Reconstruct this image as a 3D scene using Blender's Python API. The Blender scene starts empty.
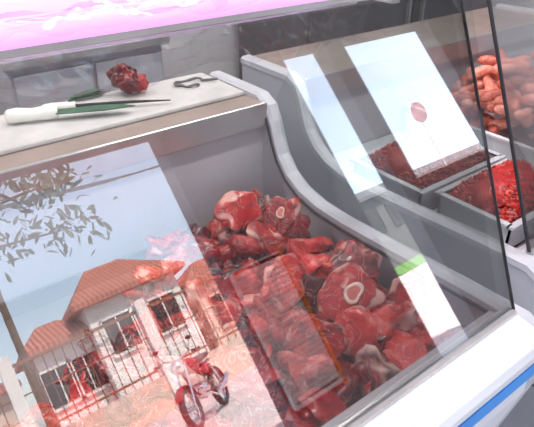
import bpy, bmesh, math, random
from mathutils import Vector, Matrix, Euler, noise
random.seed(7)
scene = bpy.context.scene
D = bpy.data

# ---------------------------------------------------------------- materials
def new_mat(name):
    m = D.materials.new(name); m.use_nodes = True
    nt = m.node_tree; b = nt.nodes.get("Principled BSDF")
    return m, nt, b

def pmat(name, col, rough=0.5, metal=0.0, noise_scale=None, noise_amt=0.15, bump=0.0, coat=0.0, bscale=None):
    m, nt, b = new_mat(name)
    b.inputs["Base Color"].default_value = (*col, 1)
    b.inputs["Roughness"].default_value = rough
    b.inputs["Metallic"].default_value = metal
    b.inputs["Coat Weight"].default_value = coat
    if noise_scale:
        tc = nt.nodes.new("ShaderNodeTexCoord")
        n = nt.nodes.new("ShaderNodeTexNoise"); n.inputs["Scale"].default_value = noise_scale
        n.inputs["Detail"].default_value = 5
        nt.links.new(tc.outputs["Object"], n.inputs["Vector"])
        r = nt.nodes.new("ShaderNodeValToRGB")
        r.color_ramp.elements[0].position = 0.3; r.color_ramp.elements[1].position = 0.7
        r.color_ramp.elements[0].color = (*[c*(1-noise_amt) for c in col], 1)
        r.color_ramp.elements[1].color = (*[min(1, c*(1+noise_amt)) for c in col], 1)
        nt.links.new(n.outputs["Fac"], r.inputs["Fac"])
        nt.links.new(r.outputs["Color"], b.inputs["Base Color"])
        if bump:
            bp = nt.nodes.new("ShaderNodeBump"); bp.inputs["Strength"].default_value = bump
            bp.inputs["Distance"].default_value = 0.01
            nt.links.new(n.outputs["Fac"], bp.inputs["Height"])
            nt.links.new(bp.outputs["Normal"], b.inputs["Normal"])
    return m

def emis(name, col, s):
    m, nt, b = new_mat(name)
    b.inputs["Base Color"].default_value = (*col, 1)
    b.inputs["Emission Color"].default_value = (*col, 1)
    b.inputs["Emission Strength"].default_value = s
    return m

def glass_mat(name, base=0.06, gain=1.0, tint=(0.97, 0.99, 0.98), rough=0.0, bump=0.0, power=4.0):
    m = D.materials.new(name); m.use_nodes = True
    nt = m.node_tree; nt.nodes.clear()
    out = nt.nodes.new("ShaderNodeOutputMaterial")
    tr = nt.nodes.new("ShaderNodeBsdfTransparent"); tr.inputs["Color"].default_value = (*tint, 1)
    gl = nt.nodes.new("ShaderNodeBsdfGlossy"); gl.inputs["Roughness"].default_value = rough
    lw = nt.nodes.new("ShaderNodeLayerWeight"); lw.inputs["Blend"].default_value = 0.5
    pw = nt.nodes.new("ShaderNodeMath"); pw.operation = 'POWER'; pw.inputs[1].default_value = power
    nt.links.new(lw.outputs["Facing"], pw.inputs[0])
    ma = nt.nodes.new("ShaderNodeMath"); ma.operation = 'MULTIPLY_ADD'; ma.use_clamp = True
    ma.inputs[1].default_value = gain; ma.inputs[2].default_value = base
    nt.links.new(pw.outputs[0], ma.inputs[0])
    mx = nt.nodes.new("ShaderNodeMixShader")
    nt.links.new(ma.outputs[0], mx.inputs[0])
    nt.links.new(tr.outputs[0], mx.inputs[1]); nt.links.new(gl.outputs[0], mx.inputs[2])
    nt.links.new(mx.outputs[0], out.inputs[0])
    if bump:
        n = nt.nodes.new("ShaderNodeTexNoise"); n.inputs["Scale"].default_value = 30
        tc = nt.nodes.new("ShaderNodeTexCoord"); nt.links.new(tc.outputs["Object"], n.inputs["Vector"])
        bp = nt.nodes.new("ShaderNodeBump"); bp.inputs["Strength"].default_value = bump
        nt.links.new(n.outputs["Fac"], bp.inputs["Height"])
        nt.links.new(bp.outputs[0], gl.inputs["Normal"])
    return m

def meat_mat(name, dark, mid, light, fat=(0.85, 0.52, 0.44), streak=0.4, scale=1.0, rough=0.25):
    m, nt, b = new_mat(name)
    L = nt.links.new
    tc = nt.nodes.new("ShaderNodeTexCoord")
    n = nt.nodes.new("ShaderNodeTexNoise"); n.inputs["Scale"].default_value = 22*scale
    n.inputs["Detail"].default_value = 8; n.inputs["Roughness"].default_value = 0.65
    n.inputs["Distortion"].default_value = 0.8
    L(tc.outputs["Object"], n.inputs["Vector"])
    at = nt.nodes.new("ShaderNodeAttribute"); at.attribute_name = "chunk"
    sep = nt.nodes.new("ShaderNodeSeparateColor"); L(at.outputs["Color"], sep.inputs[0])
    add = nt.nodes.new("ShaderNodeMath"); add.operation = 'MULTIPLY_ADD'
    add.inputs[1].default_value = 0.45; 
    sub = nt.nodes.new("ShaderNodeMath"); sub.operation = 'SUBTRACT'; sub.inputs[1].default_value = 0.24
    L(sep.outputs[0], add.inputs[0]); L(n.outputs["Fac"], add.inputs[2]); L(add.outputs[0], sub.inputs[0])
    r = nt.nodes.new("ShaderNodeValToRGB")
    e = r.color_ramp.elements
    e[0].position = 0.28; e[0].color = (*dark, 1)
    e[1].position = 0.80; e[1].color = (*light, 1)
    k = e.new(0.54); k.color = (*mid, 1)
    L(sub.outputs[0], r.inputs["Fac"])
    n2 = nt.nodes.new("ShaderNodeTexNoise"); n2.inputs["Scale"].default_value = 14*scale
    n2.inputs["Detail"].default_value = 4; n2.inputs["Distortion"].default_value = 2.2
    L(tc.outputs["Object"], n2.inputs["Vector"])
    r2 = nt.nodes.new("ShaderNodeValToRGB"); q = r2.color_ramp.elements
    q[0].position = 0.48; q[0].color = (0, 0, 0, 1); q[1].position = 0.52; q[1].color = (0, 0, 0, 1)
    kk = q.new(0.50); kk.color = (streak, streak, streak, 1)
    L(n2.outputs["Fac"], r2.inputs["Fac"])
    mx = nt.nodes.new("ShaderNodeMixRGB"); mx.inputs[2].default_value = (*fat, 1)
    mxm = nt.nodes.new("ShaderNodeMath"); mxm.operation = 'MAXIMUM'
    L(r2.outputs["Color"], mxm.inputs[0]); L(sep.outputs[1], mxm.inputs[1])
    L(mxm.outputs[0], mx.inputs[0]); L(r.outputs["Color"], mx.inputs[1])
    L(mx.outputs[0], b.inputs["Base Color"])
    b.inputs["Roughness"].default_value = rough
    b.inputs["Specular IOR Level"].default_value = 0.4
    b.inputs["Coat Weight"].default_value = 0.25; b.inputs["Coat Roughness"].default_value = 0.06
    bp = nt.nodes.new("ShaderNodeBump"); bp.inputs["Strength"].default_value = 0.5; bp.inputs["Distance"].default_value = 0.006
    L(n.outputs["Fac"], bp.inputs["Height"]); L(bp.outputs[0], b.inputs["Normal"])
    return m

M = {}
M['grey'] = pmat("abs_light_grey", (0.50, 0.50, 0.54), 0.4, 0, 6, 0.05)
M['white'] = pmat("enamel_white", (0.74, 0.74, 0.76), 0.35, 0, 5, 0.04)
M['rim'] = pmat("moulded_grey_plastic", (0.58, 0.57, 0.61), 0.35, 0, 5, 0.04)
M['liner'] = pmat("liner_grey", (0.54, 0.50, 0.53), 0.4, 0, 4, 0.08)
M['deck'] = pmat("tray_steel_dark", (0.17, 0.13, 0.13), 0.4, 0.3, 7, 0.2)  # dark steel colour, mottled by noise
M['steel'] = pmat("stainless", (0.62, 0.60, 0.60), 0.3, 0.8, 9, 0.1)
M['top'] = pmat("worktop_steel", (0.42, 0.33, 0.29), 0.4, 0.35, 6, 0.15)
M['rubber'] = pmat("rubber", (0.03, 0.03, 0.035), 0.5, 0, 20, 0.2)
M['blue'] = pmat("blue_band", (0.03, 0.28, 0.75), 0.35, 0, 6, 0.08)
M['board'] = pmat("cutting_board_plastic", (0.62, 0.59, 0.58), 0.45, 0, 14, 0.12)
M['glass'] = glass_mat("front_glass", 0.105, 1.3, power=2.0)
M['sglass'] = glass_mat("side_glass", 0.015, 0.3, (0.93, 0.95, 0.95))
M['film'] = glass_mat("plastic_film", 0.06, 0.5, (0.98, 0.96, 0.99), 0.10, 0.3, 2.0)
M['tube'] = emis("led_tube", (0.78, 0.34, 0.92), 1.2)
M['meat'] = meat_mat("raw_beef", (0.065, 0.002, 0.004), (0.42, 0.007, 0.009), (0.76, 0.05, 0.04))
M['mince'] = meat_mat("minced_beef", (0.35, 0.006, 0.006), (0.75, 0.015, 0.012), (0.92, 0.08, 0.05), streak=0.2, scale=3)
M['mince2'] = meat_mat("minced_pork", (0.25, 0.02, 0.02), (0.60, 0.05, 0.04), (0.80, 0.18, 0.14), streak=0.3, scale=3)
M['sausage'] = meat_mat("sausage_skin", (0.50, 0.10, 0.07), (0.80, 0.23, 0.16), (0.90, 0.42, 0.32), fat=(0.9, 0.62, 0.52), streak=0.3, scale=2)
M['bone'] = pmat("bone", (0.80, 0.55, 0.45), 0.4, 0, 40, 0.25)
M['marrow'] = pmat("marrow", (0.60, 0.14, 0.11), 0.3, 0, 60, 0.25)
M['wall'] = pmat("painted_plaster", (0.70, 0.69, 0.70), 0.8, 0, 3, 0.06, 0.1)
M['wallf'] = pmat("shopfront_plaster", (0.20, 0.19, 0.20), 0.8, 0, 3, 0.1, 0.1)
M['ceil'] = pmat("ceiling_paint", (0.55, 0.54, 0.56), 0.9, 0, 2, 0.06)
M['wood'] = pmat("brown_wood", (0.75, 0.25, 0.06), 0.5, 0, 12, 0.3)
M['black'] = pmat("black_paint", (0.02, 0.02, 0.022), 0.35, 0, 9, 0.2)
M['graphite'] = pmat("graphite_enamel", (0.14, 0.125, 0.13), 0.4, 0, 5, 0.1)
M['red'] = pmat("red_paint", (0.35, 0.02, 0.03), 0.25, 0, 9, 0.1)
M['pink'] = pmat("faded_red_sign", (0.45, 0.20, 0.21), 0.5, 0, 5, 0.3)
M['chrome'] = pmat("chrome", (0.7, 0.7, 0.72), 0.15, 1, 9, 0.05)
M['peach'] = pmat("peach_render", (0.62, 0.46, 0.38), 0.9, 0, 2, 0.1)
M['hwhite'] = pmat("house_render", (0.75, 0.70, 0.66), 0.9, 0, 2, 0.08)
M['hgrey'] = pmat("grey_render", (0.12, 0.115, 0.12), 0.9, 0, 2, 0.1)
M['leaf'] = pmat("leaf", (0.07, 0.15, 0.08), 0.6, 0, 8, 0.4)
M['bark'] = pmat("bark", (0.12, 0.08, 0.05), 0.9, 0, 12, 0.3, 0.5)
M['grass'] = pmat("grass", (0.12, 0.26, 0.05), 0.9, 0, 4, 0.35, 0.4)
M['dark'] = pmat("dark_window", (0.03, 0.035, 0.04), 0.15, 0, 4, 0.1)
M['street'] = pmat("street_concrete", (0.54, 0.44, 0.42), 0.9, 0, 1.2, 0.12, 0.2)
M['walk'] = pmat("sidewalk_concrete", (0.50, 0.44, 0.41), 0.9, 0, 2, 0.1, 0.2)
M['rail'] = pmat("railing_paint", (0.22, 0.10, 0.06), 0.5, 0, 6, 0.1)
M['handle'] = pmat("white_handle", (0.85, 0.83, 0.78), 0.35, 0, 20, 0.05)
M['green'] = pmat("green_leafy", (0.06, 0.13, 0.08), 0.6, 0, 20, 0.3)
M['paint'] = pmat("gloss_white_paint", (0.88, 0.85, 0.84), 0.4, 0, 8, 0.04)

def roof_mat():
    m, nt, b = new_mat("clay_roof_tiles")
    tc = nt.nodes.new("ShaderNodeTexCoord"); w = nt.nodes.new("ShaderNodeTexWave")
    w.inputs["Scale"].default_value = 2.2; w.inputs["Distortion"].default_value = 0.4
    nt.links.new(tc.outputs["Object"], w.inputs["Vector"])
    r = nt.nodes.new("ShaderNodeValToRGB")
    r.color_ramp.elements[0].color = (0.28, 0.08, 0.05, 1); r.color_ramp.elements[1].color = (0.55, 0.2, 0.14, 1)
    nt.links.new(w.outputs["Fac"], r.inputs[0]); nt.links.new(r.outputs[0], b.inputs["Base Color"])
    b.inputs["Roughness"].default_value = 0.85
    return m
M['roof'] = roof_mat()
def tile_mat():
    m, nt, b = new_mat("floor_tiles")
    tc = nt.nodes.new("ShaderNodeTexCoord"); w = nt.nodes.new("ShaderNodeTexBrick")
    w.offset = 0.0; w.inputs["Scale"].default_value = 1.0
    w.inputs["Brick Width"].default_value = 0.33; w.inputs["Row Height"].default_value = 0.33
    w.inputs["Mortar Size"].default_value = 0.006
    w.inputs["Color1"].default_value = (0.42, 0.41, 0.42, 1); w.inputs["Color2"].default_value = (0.37, 0.36, 0.37, 1)
    w.inputs["Mortar"].default_value = (0.12, 0.12, 0.12, 1)
    nt.links.new(tc.outputs["Object"], w.inputs["Vector"]); nt.links.new(w.outputs["Color"], b.inputs["Base Color"])
    b.inputs["Roughness"].default_value = 0.45
    return m
M['tile'] = tile_mat()

# ---------------------------------------------------------------- builders
def link(o, parent=None):
    scene.collection.objects.link(o)
    if parent: o.parent = parent
    return o
def empty(name, loc=(0, 0, 0), rot=(0, 0, 0)):
    e = D.objects.new(name, None); e.empty_display_size = 0.1
    e.location = loc; e.rotation_euler = rot
    return link(e)
def mesh_obj(name, verts, faces, mat, parent=None, smooth=False, bevel=0, seg=2):
    me = D.meshes.new(name); me.from_pydata([tuple(v) for v in verts], [], faces)
    bm = bmesh.new(); bm.from_mesh(me)
    bmesh.ops.recalc_face_normals(bm, faces=bm.faces)
    if bevel: bmesh.ops.bevel(bm, geom=list(bm.edges), offset=bevel, segments=seg, affect='EDGES', profile=0.5)
    bm.to_mesh(me); bm.free()
    if smooth: me.polygons.foreach_set("use_smooth", [True]*len(me.polygons))
    me.materials.append(mat)
    return link(D.objects.new(name, me), parent)
def box(name, lo, hi, mat, parent=None, bevel=0.0):
    x0, y0, z0 = lo; x1, y1, z1 = hi
    v = [(x0,y0,z0),(x1,y0,z0),(x1,y1,z0),(x0,y1,z0),(x0,y0,z1),(x1,y0,z1),(x1,y1,z1),(x0,y1,z1)]
    f = [(0,1,2,3),(4,5,6,7),(0,1,5,4),(1,2,6,5),(2,3,7,6),(3,0,4,7)]
    return mesh_obj(name, v, f, mat, parent, bevel=bevel)
def extr(name, prof, x0, x1, mat, parent=None, bevel=0):
    n = len(prof)
    v = [(x0, y, z) for y, z in prof] + [(x1, y, z) for y, z in prof]
    f = [tuple(range(n)), tuple(range(n, 2*n))] + [(i, (i+1) % n, (i+1) % n+n, i+n) for i in range(n)]
    return mesh_obj(name, v, f, mat, parent, bevel=bevel)
class Acc:
    """accumulates geometry with material slots and a colour attribute"""
    def __init__(s): s.v=[]; s.f=[]; s.m=[]; s.c=[]
    def add(s, verts, faces, mi=0, cols=None):
        o=len(s.v); s.v += [tuple(p) for p in verts]; s.f += [tuple(i+o for i in q) for q in faces]
        s.m += [mi]*len(faces); s.c += cols if cols else [(0.5,0,0.5,1)]*len(verts)
    def tube(s, pts, r, seg=8, mi=0, cap=True, cols=None):
        pts=[Vector(p) for p in pts]; n=len(pts)
        rr = r if isinstance(r,(list,tuple)) else [r]*n
        vs=[]; fs=[]; up=None
        for i,p in enumerate(pts):
            d=(pts[min(i+1,n-1)]-pts[max(i-1,0)]).normalized()
            if up is None:
                up = d.cross(Vector((0,0,1)))
                if up.length<1e-3: up=d.cross(Vector((1,0,0)))
                up.normalize()
            else: up=(up-d*up.dot(d)).normalized()
            w=d.cross(up)
            for k in range(seg):
                a=2*math.pi*k/seg; vs.append(p+(up*math.cos(a)+w*math.sin(a))*rr[i])
        for i in range(n-1):
            for k in range(seg):
                fs.append((i*seg+k, i*seg+(k+1)%seg, (i+1)*seg+(k+1)%seg, (i+1)*seg+k))
        if cap: fs.append(tuple(range(seg))); fs.append(tuple((n-1)*seg+k for k in range(seg)))
        s.add(vs,fs,mi,[cols]*len(vs) if cols else None)
    def box(s, lo, hi, mi=0, rot=None, piv=None):
        x0,y0,z0=lo; x1,y1,z1=hi
        v=[Vector(q) for q in [(x0,y0,z0),(x1,y0,z0),(x1,y1,z0),(x0,y1,z0),(x0,y0,z1),(x1,y0,z1),(x1,y1,z1),(x0,y1,z1)]]
        if rot is not None:
            P=Vector(piv) if piv else (Vector(lo)+Vector(hi))/2
            v=[P+rot@(q-P) for q in v]
        s.add(v,[(0,1,2,3),(4,5,6,7),(0,1,5,4),(1,2,6,5),(2,3,7,6),(3,0,4,7)],mi)
    def torus(s, c, R, r, ax='y', n=32, k=8, mi=0, rot=None):
        vs=[];fs=[]; c=Vector(c)
        for i in range(n):
            a=2*math.pi*i/n
            for j in range(k):
                b=2*math.pi*j/k; q=R+r*math.cos(b)
                p=Vector((q*math.cos(a), r*math.sin(b), q*math.sin(a)))
                if ax=='z': p=Vector((p.x,p.z,p.y))
                if rot is not None: p=rot@p
                vs.append(c+p)
        for i in range(n):
            for j in range(k):
                fs.append((i*k+j, i*k+(j+1)%k, ((i+1)%n)*k+(j+1)%k, ((i+1)%n)*k+j))
        s.add(vs,fs,mi)
    def blob(s, c, size, rot, seed, sub=3, amp=0.35, flat=None, mi=0, col=None, fatrim=0.0, hf=0.1):
        vs0, fs0 = ICO[sub]
        out=[];cols=[]; sd=Vector((seed*3.17, seed*1.3, -seed*2.1))
        for p in vs0:
            r=1+amp*noise.noise(p*1.3+sd)*1.4+hf*noise.noise(p*3.2+sd)
            q=p*r
            rimf=0
            if flat:
                if abs(q.z)<flat*0.9 : rimf=1
                q.z=max(-flat,min(flat,q.z))
                q.z+=0.05*noise.noise(p*3+sd)
            q=Vector((q.x*size[0],q.y*size[1],q.z*size[2]))
            out.append(Vector(c)+rot@q)
            ff=fatrim*rimf*max(0,min(1,(noise.noise(p*1.8+sd*2)+0.1)*6))
            cols.append((col[0] if col else 0.5, ff, col[2] if col else .5, 1))
        s.add(out,fs0,mi,cols)
    def make(s, name, mats, parent=None, smooth=True, recalc=True):
        me=D.meshes.new(name); me.from_pydata(s.v,[],s.f)
        ca=me.color_attributes.new("chunk",'FLOAT_COLOR','POINT')
        flat=[x for c in s.c for x in c]; ca.data.foreach_set("color",flat)
        for m in mats: me.materials.append(m)
        me.polygons.foreach_set("material_index", s.m)
        if recalc:
            bm=bmesh.new(); bm.from_mesh(me); bmesh.ops.recalc_face_normals(bm,faces=bm.faces); bm.to_mesh(me); bm.free()
        if smooth:
            me.polygons.foreach_set("use_smooth",[True]*len(me.polygons))
            try: me.set_sharp_from_angle(angle=math.radians(65))
            except Exception: pass
        return link(D.objects.new(name,me),parent)
ICO={}
for s_ in (1,2,3,4):
    bm=bmesh.new(); bmesh.ops.create_icosphere(bm,subdivisions=s_,radius=1)
    ICO[s_]=([v.co.copy() for v in bm.verts],[tuple(v.index for v in f.verts) for f in bm.faces]); bm.free()
def rrot(t=1.0):
    return (Euler((random.uniform(-t,t),random.uniform(-t,t),random.uniform(0,6.28))).to_matrix())

# ---------------------------------------------------------------- room shell
FY=-1.6; BY=3.2; LX=-3.2; RX=4.6; CZ=2.85
box("floor",(LX,FY,-0.1),(RX,BY,0),M['tile'])
box("ceiling",(LX-.1,FY-.15,CZ),(RX+.1,BY+.1,CZ+.12),M['ceil'])
box("wall_back",(LX,BY,0),(RX,BY+.1,CZ),M['wall'])
box("wall_left",(LX-.1,FY,0),(LX,BY,CZ),M['wall'])
box("wall_right",(RX,FY,0),(RX+.1,BY,CZ),M['wall'])
wf=empty("wall_front")
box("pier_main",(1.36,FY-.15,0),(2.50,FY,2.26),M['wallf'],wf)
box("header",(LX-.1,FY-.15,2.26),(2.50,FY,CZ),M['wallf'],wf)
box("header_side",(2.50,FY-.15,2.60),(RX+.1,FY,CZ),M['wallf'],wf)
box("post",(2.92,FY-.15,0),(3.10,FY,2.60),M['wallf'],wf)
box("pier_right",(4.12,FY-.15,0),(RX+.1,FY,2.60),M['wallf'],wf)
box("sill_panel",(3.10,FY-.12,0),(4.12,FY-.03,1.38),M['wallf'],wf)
box("trim_1",(LX,BY-.02,0),(RX,BY,.1),M['liner'])

# louvred shutter hung on the front pier
A=Acc()
A.box((1.38,FY+.005,.48),(1.395,FY+.04,1.30),1); A.box((1.735,FY+.005,.44),(1.755,FY+.04,1.34),0)
A.box((1.38,FY+.005,.46),(1.755,FY+.04,.48),1); A.box((1.38,FY+.005,1.29),(1.755,FY+.04,1.30),1)
for i in range(26):
    z=.495+i*.030
    A.box((1.395,FY+.012,z),(1.73,FY+.028,z+.024),1,Matrix.Rotation(-.35,3,'X'))
A.make("window_shutter",[M['wood'],M['paint']],smooth=False)

# ---------------------------------------------------------------- display case
RIM=[(.36,.745),(.40,.765),(.55,.762),(.75,.752),(.95,.745),(1.06,.75),(1.14,.768),(1.20,.80),(1.245,.85),(1.27,.90),(1.288,.95),(1.31,.99),(1.35,1.012),(1.62,1.012)]
def build_case(name,x0,x1,dy,front_low):
    E=empty(name)
    def P(l): return [(y+dy,z) for y,z in l]
    body=[(.345,.655),(.45,.655),(.45,.56),(1.35,.56),(1.35,.97),(1.62,.97),(1.62,.12)]+front_low
    extr("body",P(body),x0,x1,M['white'],E)
    box("kick_plate",(x0+.03,.85+dy,0),(x1-.03,1.55+dy,.12),M['black'],E)
    extr("nose_trim",P([(.45,.765),(.44,.775),(.405,.783),(.365,.775),(.34,.757),(.332,.74),(.334,.715),(.345,.70),(.45,.70)]),x0,x1,M['white'],E)
    extr("glass_channel",P([(.410,.780),(.432,.780),(.432,.79),(.410,.79)]),x0,x1,M['steel'],E)
    extr("blue_band",P([(.337,.657),(.45,.657),(.45,.699),(.337,.699)]),x0,x1,M['blue'],E)
    box("liner_back",(x0,1.325+dy,.56),(x1,1.35+dy,.968),M['liner'],E)
    box("liner_front",(x0,.45+dy,.56),(x1,.465+dy,.76),M['liner'],E)
    box("worktop",(x0,1.31+dy,.97),(x1-.002,1.66+dy,1.008),M['top'],E,.004)
    box("worktop_lip",(x0,1.298+dy,.935),(x1-.002,1.31+dy,1.012),M['steel'],E,.003)
    for side,(a,b) in {"right":(x1,x1+.038),"left":(x0-.038,x0)}.items():
        prof=RIM+[(1.62,.06),(.80,.06)]+front_low[1:]+[(.345,.62),(.335,.70)]
        extr("end_panel_"+side,P(prof),a,b,M['grey'],E)
        # moulded rim following the S-curve
        vs=[];fs=[]
        sec=[(a-.006,0),(a-.006,.008),(a+.004,.015),(b-.004,.015),(b+.004,.008),(b+.004,-.01),(a-.006,-.01)]
        pts=P(RIM); n=len(sec)
        for i,(y,z) in enumerate(pts):
            p0=pts[max(i-1,0)];p1=pts[min(i+1,len(pts)-1)]
            ty,tz=p1[0]-p0[0],p1[1]-p0[1]; l=math.hypot(ty,tz); ny,nz=-tz/l,ty/l
            for sx,h in sec: vs.append((sx,y+ny*h,z+nz*h))
        for i in range(len(pts)-1):
            for k in range(n): fs.append((i*n+k,i*n+(k+1)%n,(i+1)*n+(k+1)%n,(i+1)*n+k))
        fs.append(tuple(range(n))); fs.append(tuple((len(pts)-1)*n+k for k in range(n)))
        mesh_obj("rim_moulding_"+side,vs,fs,M['rim'],E)
        S=Acc(); xx=a-.008 if side=="right" else b+.008
        S.tube([(xx,y,z-.012) for y,z in P(RIM)],.0045,8); S.make("rim_seal_"+side,[M['rubber']],E)
    # front glass, leaning back
    g0=(.421,.785); g1=(.70,1.425); d=Vector((0,g1[0]-g0[0],g1[1]-g0[1])).normalized()
    nn=Vector((0,-d.z,d.y))*.003
    def gl(xa,xb,mat,nm,t=1.0,lo=0,hi=1):
        a=Vector((0,g0[0]+dy,g0[1])).lerp(Vector((0,g1[0]+dy,g1[1])),lo); b=Vector((0,g0[0]+dy,g0[1])).lerp(Vector((0,g1[0]+dy,g1[1])),hi)
        v=[]
        for x in (xa,xb):
            for p in (a,b):
                for s in (1,-1): v.append(Vector((x,0,0))+p+nn*s*t)
        return mesh_obj(nm,v,[(0,1,3,2),(4,5,7,6),(0,1,5,4),(2,3,7,6),(0,2,6,4),(1,3,7,5)],mat,E)
    gl(x0,x1+.005,M['glass'],"front_glass")
    gl(x1+.005,x1+.0075,M['rubber'],"glass_edge_seal",1.1)
    gl(x0-.005,x0,M['rubber'],"glass_edge_seal_left",1.3)
    gl(x0,x1+.005,M['steel'],"glass_top_strip",1.5,.992,1.004)
    for nm,xs in (("side_glass_right",x1+.02),("side_glass_left",x0-.02)):
        pr=P([(.47,.778),(.73,1.41),(1.05,1.41),(1.28,1.03),(1.255,.93),(1.21,.85),(1.12,.79),(1.02,.772),(.75,.775)])
        extr(nm,pr,xs-.002,xs+.002,M['sglass'],E)
    # canopy lamp
    S=Acc()
    S.tube([(x0+.1,.79+dy,1.425),(x1-.22,.79+dy,1.425)],.021,16,0)
    for xa,xb in ((x0+.06,x0+.1),(x1-.22,x1-.18)):
        S.tube([(xa,.79+dy,1.425),(xb,.79+dy,1.425)],.024,16,1)
    S.box((x0,.815+dy,1.385),(x1-.15,.845+dy,1.46),1)
    for xb in (x0+.05,x1-.17):
        S.box((xb-.01,.70+dy,1.405),(xb+.01,.82+dy,1.412),1)
    S.make("canopy_lamp",[M['tube'],M['white']],E)
    return E
case=build_case("meat_display_case",-.9,1.0,0,[(.62,.12),(.40,.35),(.345,.60)])
case2=build_case("meat_display_case",1.24,2.85,.10,[(.80,.12),(.66,.35),(.345,.60)])

# plastic film hanging from lamp
def film(name,x0,x1,y0,zt,drop,parent,seed):
    nx,nz=110,34; v=[];f=[]
    for i in range(nx+1):
        for j in range(nz+1):
            u=i/nx; w=j/nz; x=x0+(x1-x0)*u
            a=w*2.6
            if a<1.3: y=y0-.03*math.cos(a*1.2); z=zt+.03*math.sin(a*1.2+.3)-.02
            else: y=y0-.03*math.cos(1.56)+ (a-1.3)*.02; z=zt+.01-(a-1.3)/1.3*drop
            q=Vector((x*9,w*5,seed)); k=noise.noise(q)*.014+noise.noise(q*2.6)*.009+abs(noise.noise(q*5))*.006
            v.append((x,y+k,z+k*.8))
    for i in range(nx):
        for j in range(nz):
            a=i*(nz+1)+j; f.append((a,a+1,a+nz+2,a+nz+1))
    me=D.meshes.new(name); me.from_pydata(v,[],f); me.materials.append(M['film'])
    return link(D.objects.new(name,me),parent)
film("lamp_film",-.3,.86,.775,1.44,.13,case,2.0)

# steel tray with rim inside the case
A=Acc()
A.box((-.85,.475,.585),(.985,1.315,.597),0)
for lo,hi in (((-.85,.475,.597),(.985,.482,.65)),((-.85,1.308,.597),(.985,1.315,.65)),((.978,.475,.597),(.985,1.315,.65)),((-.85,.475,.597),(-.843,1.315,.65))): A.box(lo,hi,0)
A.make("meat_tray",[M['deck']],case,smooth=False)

# ---------------------------------------------------------------- meat pile
A=Acc()
def ymax(x):
    if x>.58: return 1.27
    if x>.30: return .99+(x-.30)/.28*.28
    return max(.80,.99+(x-.30)*.4)
def hgt(x,y): return .658+.03*noise.noise(Vector((x*3,y*3,4)))+.03*max(0,(y-.9))*2
sid=0
for layer in (0,1,2,3):
    st=(.10,.10,.11,.13)[layer]
    x=-.78
    while x<.96:
        y=.52
        while y<1.28:
            sid+=1
            px=x+random.uniform(-.035,.035); py=y+random.uniform(-.035,.035)
            px=min(px,.935); py=max(.525,min(py,1.26))
            y+=st*random.uniform(.85,1.15)
            if py>ymax(px)-layer*.02: continue
            if layer==3 and (px<.3 or py<.56): continue
            z=hgt(px,py)-.012+layer*.024+random.uniform(-.008,.01)
            if px<.25: z-=.02
            sz=(random.uniform(.045,.08),random.uniform(.032,.058),random.uniform(.025,.042))
            if px>.88 or py<.56: sz=tuple(q*.85 for q in sz)
            A.blob((px,py,z),sz,rrot(.8 if layer else .5),sid,3,.5,random.choice([.45,.6,.8,None,None]),0,
                   (random.random(),0,random.random(),1),random.choice([0,0,0,.3,.5,.8]),.18)
        x+=st*random.uniform(.85,1.1)
def bone(c,R,r,eul,L=.05):
    rot=Euler(eul).to_matrix(); c=Vector(c)
    n=24; vs=[];fs=[]
    prof=[(r,-L),(R,-L),(R,L*.9),(R*.95,L),(r*1.1,L),(r,L*.92)]
    for i in range(n):
        a=2*math.pi*i/n; w=1+.2*math.sin(2*a+R*50)+.1*math.sin(3*a+R*90)
        for q,h in prof: vs.append(c+rot@Vector((q*w*math.cos(a),q*w*math.sin(a),h)))
    k=len(prof)
    for i in range(n):
        for j in range(k): fs.append((i*k+j,i*k+(j+1)%k,((i+1)%n)*k+(j+1)%k,((i+1)%n)*k+j))
    A.add(vs,fs,1)
    A.add([c+rot@Vector((r*1.25*math.cos(2*math.pi*i/n),r*1.25*math.sin(2*math.pi*i/n),L*.85)) for i in range(n)],[tuple(range(n))],2)
def steak(c,size,eul,seed,R=None,r=None,tone=.6,fr=.7):
    rot=Euler(eul).to_matrix()
    A.blob(c,size,rot,seed,4,.4,.55,0,(tone,0,0,1),fr,.12)
    if R: bone(Vector(c)+rot@Vector((.008,.004,size[2]*.52)),R,r,eul,.008)
steak((.79,.70,.742),(.072,.058,.028),(.45,-.45,0),991,.024,.016,.6)
steak((.86,1.05,.772),(.062,.050,.026),(.3,-.8,0),993,.014,.010,.4,.5)
steak((.70,.84,.75),(.075,.055,.024),(.6,-.2,.5),994,None,None,.55,.4)
steak((.90,.80,.74),(.060,.060,.024),(.3,-.6,.2),995,None,None,.3,.6)
steak((.62,.64,.74),(.070,.055,.024),(.7,-.3,-.4),996,None,None,.5,.5)
steak((.48,.80,.74),(.080,.060,.024),(.6,-.1,.8),997,None,None,.5,.3)
steak((.78,1.14,.785),(.070,.055,.024),(.7,-.4,.3),998,None,None,.6,.6)
steak((.92,.64,.72),(.055,.045,.022),(.6,-.6,.1),999,None,None,.5,.6)
A.make("beef_pile",[M['meat'],M['bone'],M['marrow']],case)

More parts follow.
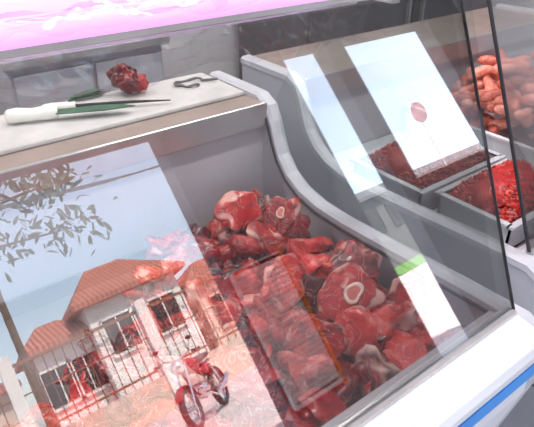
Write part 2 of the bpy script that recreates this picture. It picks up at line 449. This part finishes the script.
# ---------------------------------------------------------------- worktop items
box("cutting_board",(.02,1.40,1.0085),(.985,1.655,1.022),M['board'],None,.004)
def knife():
    E=empty("butcher_knife",(.31,1.565,1.0445),(0,0,-.36))
    A=Acc()
    pts=[(0,0,0),(.008,0,0),(.03,.003,.001),(.07,-.003,.001),(.11,.002,.001),(.135,0,0)]
    A.tube(pts,[.012,.019,.021,.017,.020,.015],12); A.make("handle",[M['handle']],E)
    o=[(.13,-.018),(.13,.018),(.25,.020),(.31,.009),(.345,-.014),(.26,-.026)]
    v=[(x,y,.0015) for x,y in o]+[(x,y,-.0015) for x,y in o]; n=len(o)
    mesh_obj("blade",v,[tuple(range(n)),tuple(range(n,2*n))]+[(i,(i+1)%n,(i+1)%n+n,i+n) for i in range(n)],M['green'],E)
knife()
E=empty("sharpening_steel",(.42,1.595,1.037),(0,0,-.45))
A=Acc(); A.tube([(0,0,0),(.03,0,0),(.08,0,0),(.09,0,0)],[.009,.013,.011,.013],10); A.make("handle",[M['handle']],E)
A=Acc(); A.tube([(.09,0,0),(.25,0,0),(.36,0,-.003)],[.005,.005,.002],8); A.make("rod",[M['black']],E)
A=Acc()
A.blob((.675,1.595,1.072),(.046,.040,.038),rrot(.3),71,4,.4,None,0,(.1,0,0,1),.3,.2)
A.blob((.72,1.595,1.055),(.032,.028,.025),rrot(.3),72,3,.4,None,0,(.5,0,0,1),.7,.2)
A.make("beef_chunk",[M['meat']])
A=Acc()
for k in range(5):
    a=random.uniform(-.15,.15); c=Vector((.56+k*.004,1.632+k*.003,1.026+k*.0015))
    L=.11; vs=[];fs=[]
    for i in range(9):
        u=i/8; w=.017*math.sin(math.pi*min(.97,max(.05,u))); 
        q=c+Vector((math.cos(a)*(u-.5)*L,math.sin(a)*(u-.5)*L,.008*math.sin(u*3)))
        nrm=Vector((-math.sin(a),math.cos(a),0))
        vs+= [q+nrm*w,q+Vector((0,0,-.002)),q-nrm*w]
    for i in range(8):
        b=i*3; fs+=[(b,b+1,b+4,b+3),(b+1,b+2,b+5,b+4)]
    A.add(vs,fs,0)
A.make("herb_leaves",[M['green']],recalc=False)
A=Acc()
pts=[Vector((.88+.05*math.cos(t)*(1 if t<3.2 else .55),1.56+.035*math.sin(t),1.028+.004*math.sin(3*t))) for t in [i*.3 for i in range(20)]]
A.tube(pts,.0045,8)
A.tube([pts[0],pts[0]+Vector((.04,-.03,.004))],.0045,8)
A.make("meat_hook",[M['graphite']])

# ---------------------------------------------------------------- neighbour case contents
def tub(name,lo,hi,t=.006):
    A=Acc(); x0,y0,z0=lo; x1,y1,z1=hi
    A.box(lo,(x1,y1,z0+t)); A.box(lo,(x0+t,y1,z1)); A.box((x1-t,y0,z0),hi); A.box((x0,y0,z0),(x1,y0+t,z1)); A.box((x0,y1-t,z0),(x1,y1,z1))
    A.box((x0-.014,y0-.014,z1-.006),(x1+.014,y0+t,z1+.002)); A.box((x0-.014,y1-t,z1-.006),(x1+.014,y1+.014,z1+.002))
    A.box((x0-.014,y0,z1-.006),(x0+t,y1,z1+.002)); A.box((x1-t,y0,z1-.006),(x1+.014,y1,z1+.002))
    return A.make(name,[M['white']],case2,smooth=False)
box("display_deck",(1.25,.575,.65),(2.84,1.42,.675),M['white'],case2)
tub("food_tray",(1.30,.91,.676),(1.72,1.20,.77))
tub("food_tray",(1.34,.63,.676),(1.70,.87,.77))
tub("food_tray",(1.80,.64,.676),(2.60,1.40,.80))
def mince(name,lo,hi,z,mat,n,h=.05):
    A=Acc()
    cx,cy=(lo[0]+hi[0])/2,(lo[1]+hi[1])/2; hx,hy=(hi[0]-lo[0])/2,(hi[1]-lo[1])/2
    A.blob((cx,cy,z),(hx*.9,hy*.9,h*.9),Matrix.Identity(3),5,4,.08,None,0,(.4,0,0,1),0,.12)
    for i in range(n):
        u=random.uniform(-1,1);w=random.uniform(-1,1)
        q=max(0,1-max(abs(u),abs(w))**3)
        p=Vector((cx+u*hx*.93,cy+w*hy*.93,z-.005+q*h*.9*(.8+.3*noise.noise(Vector((u*3,w*3,2))))))
        d=Vector((random.uniform(-1,1),random.uniform(-1,1),random.uniform(-.4,.5))).normalized()*.014
        e=Vector((random.uniform(-1,1),random.uniform(-1,1),random.uniform(0,.6)))*.006
        pp=[p-d,p+e,p+d]
        for k in pp:
            k.x=max(lo[0]+.008,min(hi[0]-.008,k.x)); k.y=max(lo[1]+.008,min(hi[1]-.008,k.y))
        A.tube(pp,[.004,.005,.004],6,0,True,(random.random(),random.choice([0,0,0,.3]),0,1))
    A.make(name,[mat],case2)
mince("minced_pork_heap",(1.31,.92),(1.71,1.19),.76,M['mince2'],1500,.10)
mince("minced_beef_heap",(1.35,.64),(1.69,.86),.76,M['mince'],1500,.10)
A=Acc()
for i in range(260):
    px=random.uniform(1.87,2.53); py=random.uniform(.72,1.32)
    e=1-(abs(px-2.2)/.38)**2*.6-(abs(py-1.02)/.36)**2*.5
    z=.70+random.uniform(.0,1)**.6*.31*max(.1,e)+.02
    a=random.uniform(0,6.28); L=random.uniform(.05,.075); bend=random.uniform(.2,.8)
    pts=[];rs=[]
    for k in range(9):
        u=k/4-1; lx=u*L; ly=bend*.03*(u*u)
        pts.append((px+math.cos(a)*lx-math.sin(a)*ly,py+math.sin(a)*lx+math.cos(a)*ly,z+.01*math.sin(u*2+i)))
        rs.append(.021*math.sqrt(max(.04,1-abs(u)**4)))
    A.tube(pts,rs,10,0,True,(random.random(),0,0,1))
A.make("sausage_pile",[M['sausage']],case2)

# ---------------------------------------------------------------- back of shop
E=empty("back_cabinet")
box("carcass",(.55,2.55,.08),(1.30,3.1,.9),M['liner'],E,.01)
box("door_left",(.57,2.53,.12),(.92,2.55,.86),M['grey'],E,.004); box("door_right",(.94,2.53,.12),(1.28,2.55,.86),M['grey'],E,.004)
box("counter",(.53,2.5,.9),(1.32,3.12,.94),M['steel'],E,.004); box("plinth",(.58,2.6,0),(1.28,3.08,.08),M['black'],E)
E=empty("added_dark_refrigerator")  # dark cabinet added to darken the view through the right-hand glass
box("cabinet",(2.15,2.45,.06),(3.9,3.12,1.85),M['graphite'],E,.015)
box("door_left",(2.17,2.41,.12),(3.01,2.449,1.82),M['graphite'],E,.006); box("door_right",(3.04,2.41,.12),(3.88,2.449,1.82),M['graphite'],E,.006)
box("handle_left",(2.95,2.37,.7),(2.97,2.40,1.3),M['steel'],E,.004); box("handle_right",(3.08,2.37,.7),(3.10,2.40,1.3),M['steel'],E,.004)
box("feet",(2.2,2.5,0),(3.85,3.05,.06),M['black'],E)

# unseen ceiling fittings, added to brighten the shop interior
for i,(x,y) in enumerate(((-.6,1.9),(1.6,1.9),(.4,.5),(2.2,.5))):
    E=empty("added_ceiling_light")
    box("housing",(x-.6,y-.08,CZ-.06),(x+.6,y+.08,CZ),M['white'],E,.01)
    l=D.lights.new("lamp",'AREA'); l.shape='RECTANGLE'; l.size=1.15; l.size_y=.12; l.energy=26; l.color=(1,.96,.96)
    o=D.objects.new("interior_fill",l); o.location=(x,y,CZ-.065); link(o,E)

# ---------------------------------------------------------------- street outside
box("street",(-40,-40,-.25),(60,-3.2,-.02),M['street'])
box("sidewalk",(-40,-3.2,-.2),(60,FY-.0,0-.001),M['walk'])
box("grass_verge",(12.5,-18.4,-.0195),(60,-13.0,.03),M['grass'])
E=empty("boundary_fence")
box("low_wall",(-8,-11.2,-.018),(9.5,-11,.72),M['peach'],E)
A=Acc()
A.box((-8,-11.13,2.2),(9.5,-11.07,2.27)); A.box((-8,-11.13,.85),(9.5,-11.07,.9)); A.box((-8,-11.12,1.6),(9.5,-11.08,1.63))
x=-8
while x<9.5:
    A.tube([(x,-11.1,.72),(x,-11.1,2.25)],.013,6); x+=.20
A.make("bars",[M['rail']],E)
A=Acc(); x=-8
while x<9.6:
    A.box((x-.12,-11.25,-.018),(x+.12,-10.95,2.45)); x+=2.9
A.make("pillars",[M['hwhite']],E,smooth=False)

def house(name,x0,x1,y0,y1,h,ridge,wm,rf='roof'):
    E=empty(name)
    box("walls",(x0,y0,-.018),(x1,y1,h),M[wm],E)
    o=.35; ym=(y0+y1)/2
    xi=min(1.6,(x1-x0)*.3)
    v=[(x0-o,y1+o,h-.05),(x1+o,y1+o,h-.05),(x1+o,y0-o,h-.05),(x0-o,y0-o,h-.05),(x0+xi,ym,ridge),(x1-xi,ym,ridge),
       (x0-o,y1+o,h-.2),(x1+o,y1+o,h-.2),(x1+o,y0-o,h-.2),(x0-o,y0-o,h-.2)]
    f=[(0,1,5,4),(2,3,4,5),(1,2,5),(3,0,4),(0,1,7,6),(1,2,8,7),(2,3,9,8),(3,0,6,9),(6,7,8,9)]
    mesh_obj("roof",v,f,M[rf],E)
    n=max(2,int((x1-x0)/1.5)); w=(x1-x0)/n
    A=Acc()
    for i in range(n):
        xc=x0+w*(i+.5)
        A.box((xc-.42,y1-.05,h-1.75),(xc+.42,y1+.03,h-.75),0)
        for q in (-.46,.42): A.box((xc+q,y1,h-1.8),(xc+q+.05,y1+.06,h-.7),1)
        A.box((xc-.46,y1,h-1.85),(xc+.46,y1+.1,h-1.78),1); A.box((xc-.46,y1,h-.74),(xc+.46,y1+.06,h-.68),1); A.box((xc-.02,y1,h-1.75),(xc+.02,y1+.05,h-.75),1)
    A.make("windows",[M['dark'],M[wm]],E,smooth=False)
house("house",3.3,6.2,-19,-15.2,3.5,4.7,'hwhite')
house("house",1.7,3.28,-18.4,-15.8,2.9,3.6,'hwhite')
house("house",6.9,11.5,-21,-16,2.9,3.8,'peach')
house("house",-6.5,.8,-20,-15.5,2.3,3.0,'peach')
house("warehouse",14,44,-26,-19,3.6,4.4,'hgrey','hgrey')
# utility pole with wires
A=Acc(); A.tube([(1.2,-12.5,-.01),(1.2,-12.5,6.5)],[.10,.07],10); A.box((.4,-12.55,5.9),(2.0,-12.45,6.0))
for k in (.5,1.2,1.9):
    A.tube([(k-14,-12.5,5.6),(k-7,-12.5,5.5),(k,-12.5,6.0),(k+4,-12.5,5.8),(k+8,-12.5,5.9)],.015,5)
A.make("utility_pole",[M['bark']])

def tree(name,base,trunk_top,canopy,n,spread,size,seed,mat='leaf'):
    random.seed(seed); E=empty(name)
    A=Acc(); b=Vector(base); t=Vector(trunk_top)
    A.tube([b,b.lerp(t,.5)+Vector((.02,0,0)),t],[.16,.12,.07],10)
    C=Vector(canopy); ends=[]
    for i in range(14):
        e=C+Vector((random.uniform(-1,1)*spread[0],random.uniform(-1,1)*spread[1],random.uniform(-1,1)*spread[2]))
        A.tube([t,t.lerp(e,.5)+Vector((0,0,.25)),e],[.05,.03,.012],6); ends.append(e); ends.append(t.lerp(e,.55)+Vector((0,0,.2)))
    A.make("trunk",[M['bark']],E)
    A=Acc()
    for i in range(n):
        e=random.choice(ends)+Vector((random.gauss(0,.3),random.gauss(0,.3),random.gauss(0,.22)))
        R=rrot(1.2); s=size*random.uniform(.6,1.2)
        v=[Vector((-s,0,0)),Vector((-.3*s,.35*s,.05*s)),Vector((.5*s,.28*s,0)),Vector((1.2*s,0,-.1*s)),Vector((.5*s,-.28*s,0)),Vector((-.3*s,-.35*s,.05*s))]
        A.add([e+R@q for q in v],[(0,1,2,3,4,5)],0)
    A.make("foliage",[M[mat]],E,smooth=False,recalc=False)
tree("street_tree",(-2.6,-7.2,.02),(-2.0,-7.2,3.2),(.7,-7.0,4.0),2200,(1.9,.8,.6),.10,3)
random.seed(3)

# round road sign
A=Acc(); A.tube([(8.9,-6.2,0),(8.9,-6.2,3.45)],.010,8,1)
cc=Vector((8.9,-6.15,3.12)); rz=Matrix.Rotation(.75,3,'Z')
n=24; vs=[cc+rz@Vector((.14*math.cos(2*math.pi*i/n),.02*s,.22*math.sin(2*math.pi*i/n))) for s in (-1,1) for i in range(n)]
A.add(vs,[tuple(range(n)),tuple(range(n,2*n))]+[(i,(i+1)%n,(i+1)%n+n,i+n) for i in range(n)],0)
A.make("road_sign",[M['pink'],M['steel']],smooth=False)

# ---------------------------------------------------------------- motorcycle
E=empty("motorcycle",(2.68,-6.75,-.015),(0,0,math.radians(-50)))
A=Acc()
for wx in (-.64,.64):
    A.torus((wx,0,.30),.255,.045,'y',36,10,0); A.torus((wx,0,.30),.215,.012,'y',36,6,1)
    for i in range(14):
        a=2*math.pi*i/14; A.tube([(wx,.02*(1 if i%2 else -1),.30),(wx+.215*math.cos(a),0,.30+.215*math.sin(a))],.004,5,1)
    A.tube([(wx,-.06,.30),(wx,.06,.30)],.035,12,1)
A.torus((-.64,.05,.30),.09,.006,'y',24,6,1)
A.make("wheels",[M['rubber'],M['chrome']],E)
A=Acc()
for s in (-.07,.07):
    A.tube([(-.64,s,.30),(-.50,s,.62),(-.42,s,.86)],.018,8,1)
    A.tube([(.64,s,.30),(.25,s,.34),(0,s,.35)],.016,8,0)
    A.tube([(.60,s*1.4,.36),(.42,s*1.4,.68)],.022,8,1)
A.tube([(-.44,0,.82),(-.1,0,.72),(.3,0,.70),(.75,0,.74)],.022,8,0)
A.tube([(-.44,0,.76),(-.3,0,.45),(0,0,.30),(.2,0,.35),(.3,0,.70)],.02,8,0)
A.tube([(-.1,.11,.36),(.1,.14,.26),(.5,.14,.30),(.85,.14,.40)],[.018,.022,.04,.045],10,1)
A.tube([(-.38,-.36,.98),(-.36,-.2,1.0),(-.42,0,.93),(-.36,.2,1.0),(-.38,.36,.98)],.012,8,1)
for s in (-1,1):
    A.tube([(-.38,.24*s,.98),(-.38,.37*s,.98)],.02,8,0)
    A.tube([(-.38,.2*s,1.0),(-.36,.26*s,1.14)],.006,6,0)
    A.blob((-.36,.27*s,1.17),(.012,.05,.03),Matrix.Identity(3),2,2,0,None,0)
A.make("frame",[M['black'],M['chrome']],E)
A=Acc()
A.blob((-.12,0,.80),(.26,.13,.12),Matrix.Rotation(.12,3,'Y'),3,3,.08,None,0)
A.blob((-.50,0,.86),(.09,.10,.10),Matrix.Identity(3),4,3,0,None,1)
A.blob((.35,0,.82),(.38,.12,.055),Matrix.Rotation(-.06,3,'Y'),5,3,.05,None,2)
A.blob((.35,0,.66),(.25,.10,.09),Matrix.Identity(3),6,3,.05,None,0)
A.blob((-.02,0,.42),(.17,.12,.13),Matrix.Identity(3),7,3,.15,None,1,None,0,.15)
for k in range(5): A.box((-.16,-.09,.50+k*.03),(.02,.09,.512+k*.03),1)
for wx,a0,a1,mi in ((-.64,.5,2.6,0),(.64,.3,2.3,0)):
    v=[];f=[]
    for i in range(13):
        a=a0+(a1-a0)*i/12
        for yy,rr in ((-.06,.31),(0,.33),(.06,.31)): v.append((wx+rr*math.cos(a),yy,.30+rr*math.sin(a)))
    for i in range(12):
        b=i*3; f+=[(b,b+1,b+4,b+3),(b+1,b+2,b+5,b+4)]
    A.add(v,f,mi)
A.make("bodywork",[M['red'],M['chrome'],M['black']],E)

# ---------------------------------------------------------------- light & camera
w=D.worlds.new("World"); scene.world=w; w.use_nodes=True
nt=w.node_tree; bg=nt.nodes["Background"]
sky=nt.nodes.new("ShaderNodeTexSky"); sky.sky_type='NISHITA'; sky.sun_disc=False
sky.sun_elevation=math.radians(50); sky.sun_rotation=math.radians(20); sky.air_density=1.0; sky.dust_density=1.0
mixn=nt.nodes.new("ShaderNodeMixRGB"); mixn.inputs[0].default_value=.35; mixn.inputs[2].default_value=(8,9,10.5,1)
nt.links.new(sky.outputs[0],mixn.inputs[1]); nt.links.new(mixn.outputs[0],bg.inputs[0])
bg.inputs[1].default_value=.55
s=D.lights.new("sun",'SUN'); s.energy=16; s.angle=.01; s.color=(1,.94,.88)
so=D.objects.new("sun",s); link(so)
so.rotation_euler=Vector((-.35,-.85,-1.15)).to_track_quat('-Z','Y').to_euler()

cam=D.cameras.new("camera"); co=D.objects.new("camera",cam); link(co)
cam.sensor_width=36; cam.lens=36*560/534; cam.clip_start=.02
az=math.radians(52.5); pt=math.radians(31)
Fw=Vector((math.cos(pt)*math.cos(az),math.cos(pt)*math.sin(az),-math.sin(pt)))
co.location=(0,0,1.6); co.rotation_euler=Fw.to_track_quat('-Z','Y').to_euler()
scene.camera=co
scene.view_settings.view_transform='Standard'
scene.view_settings.exposure=0.05
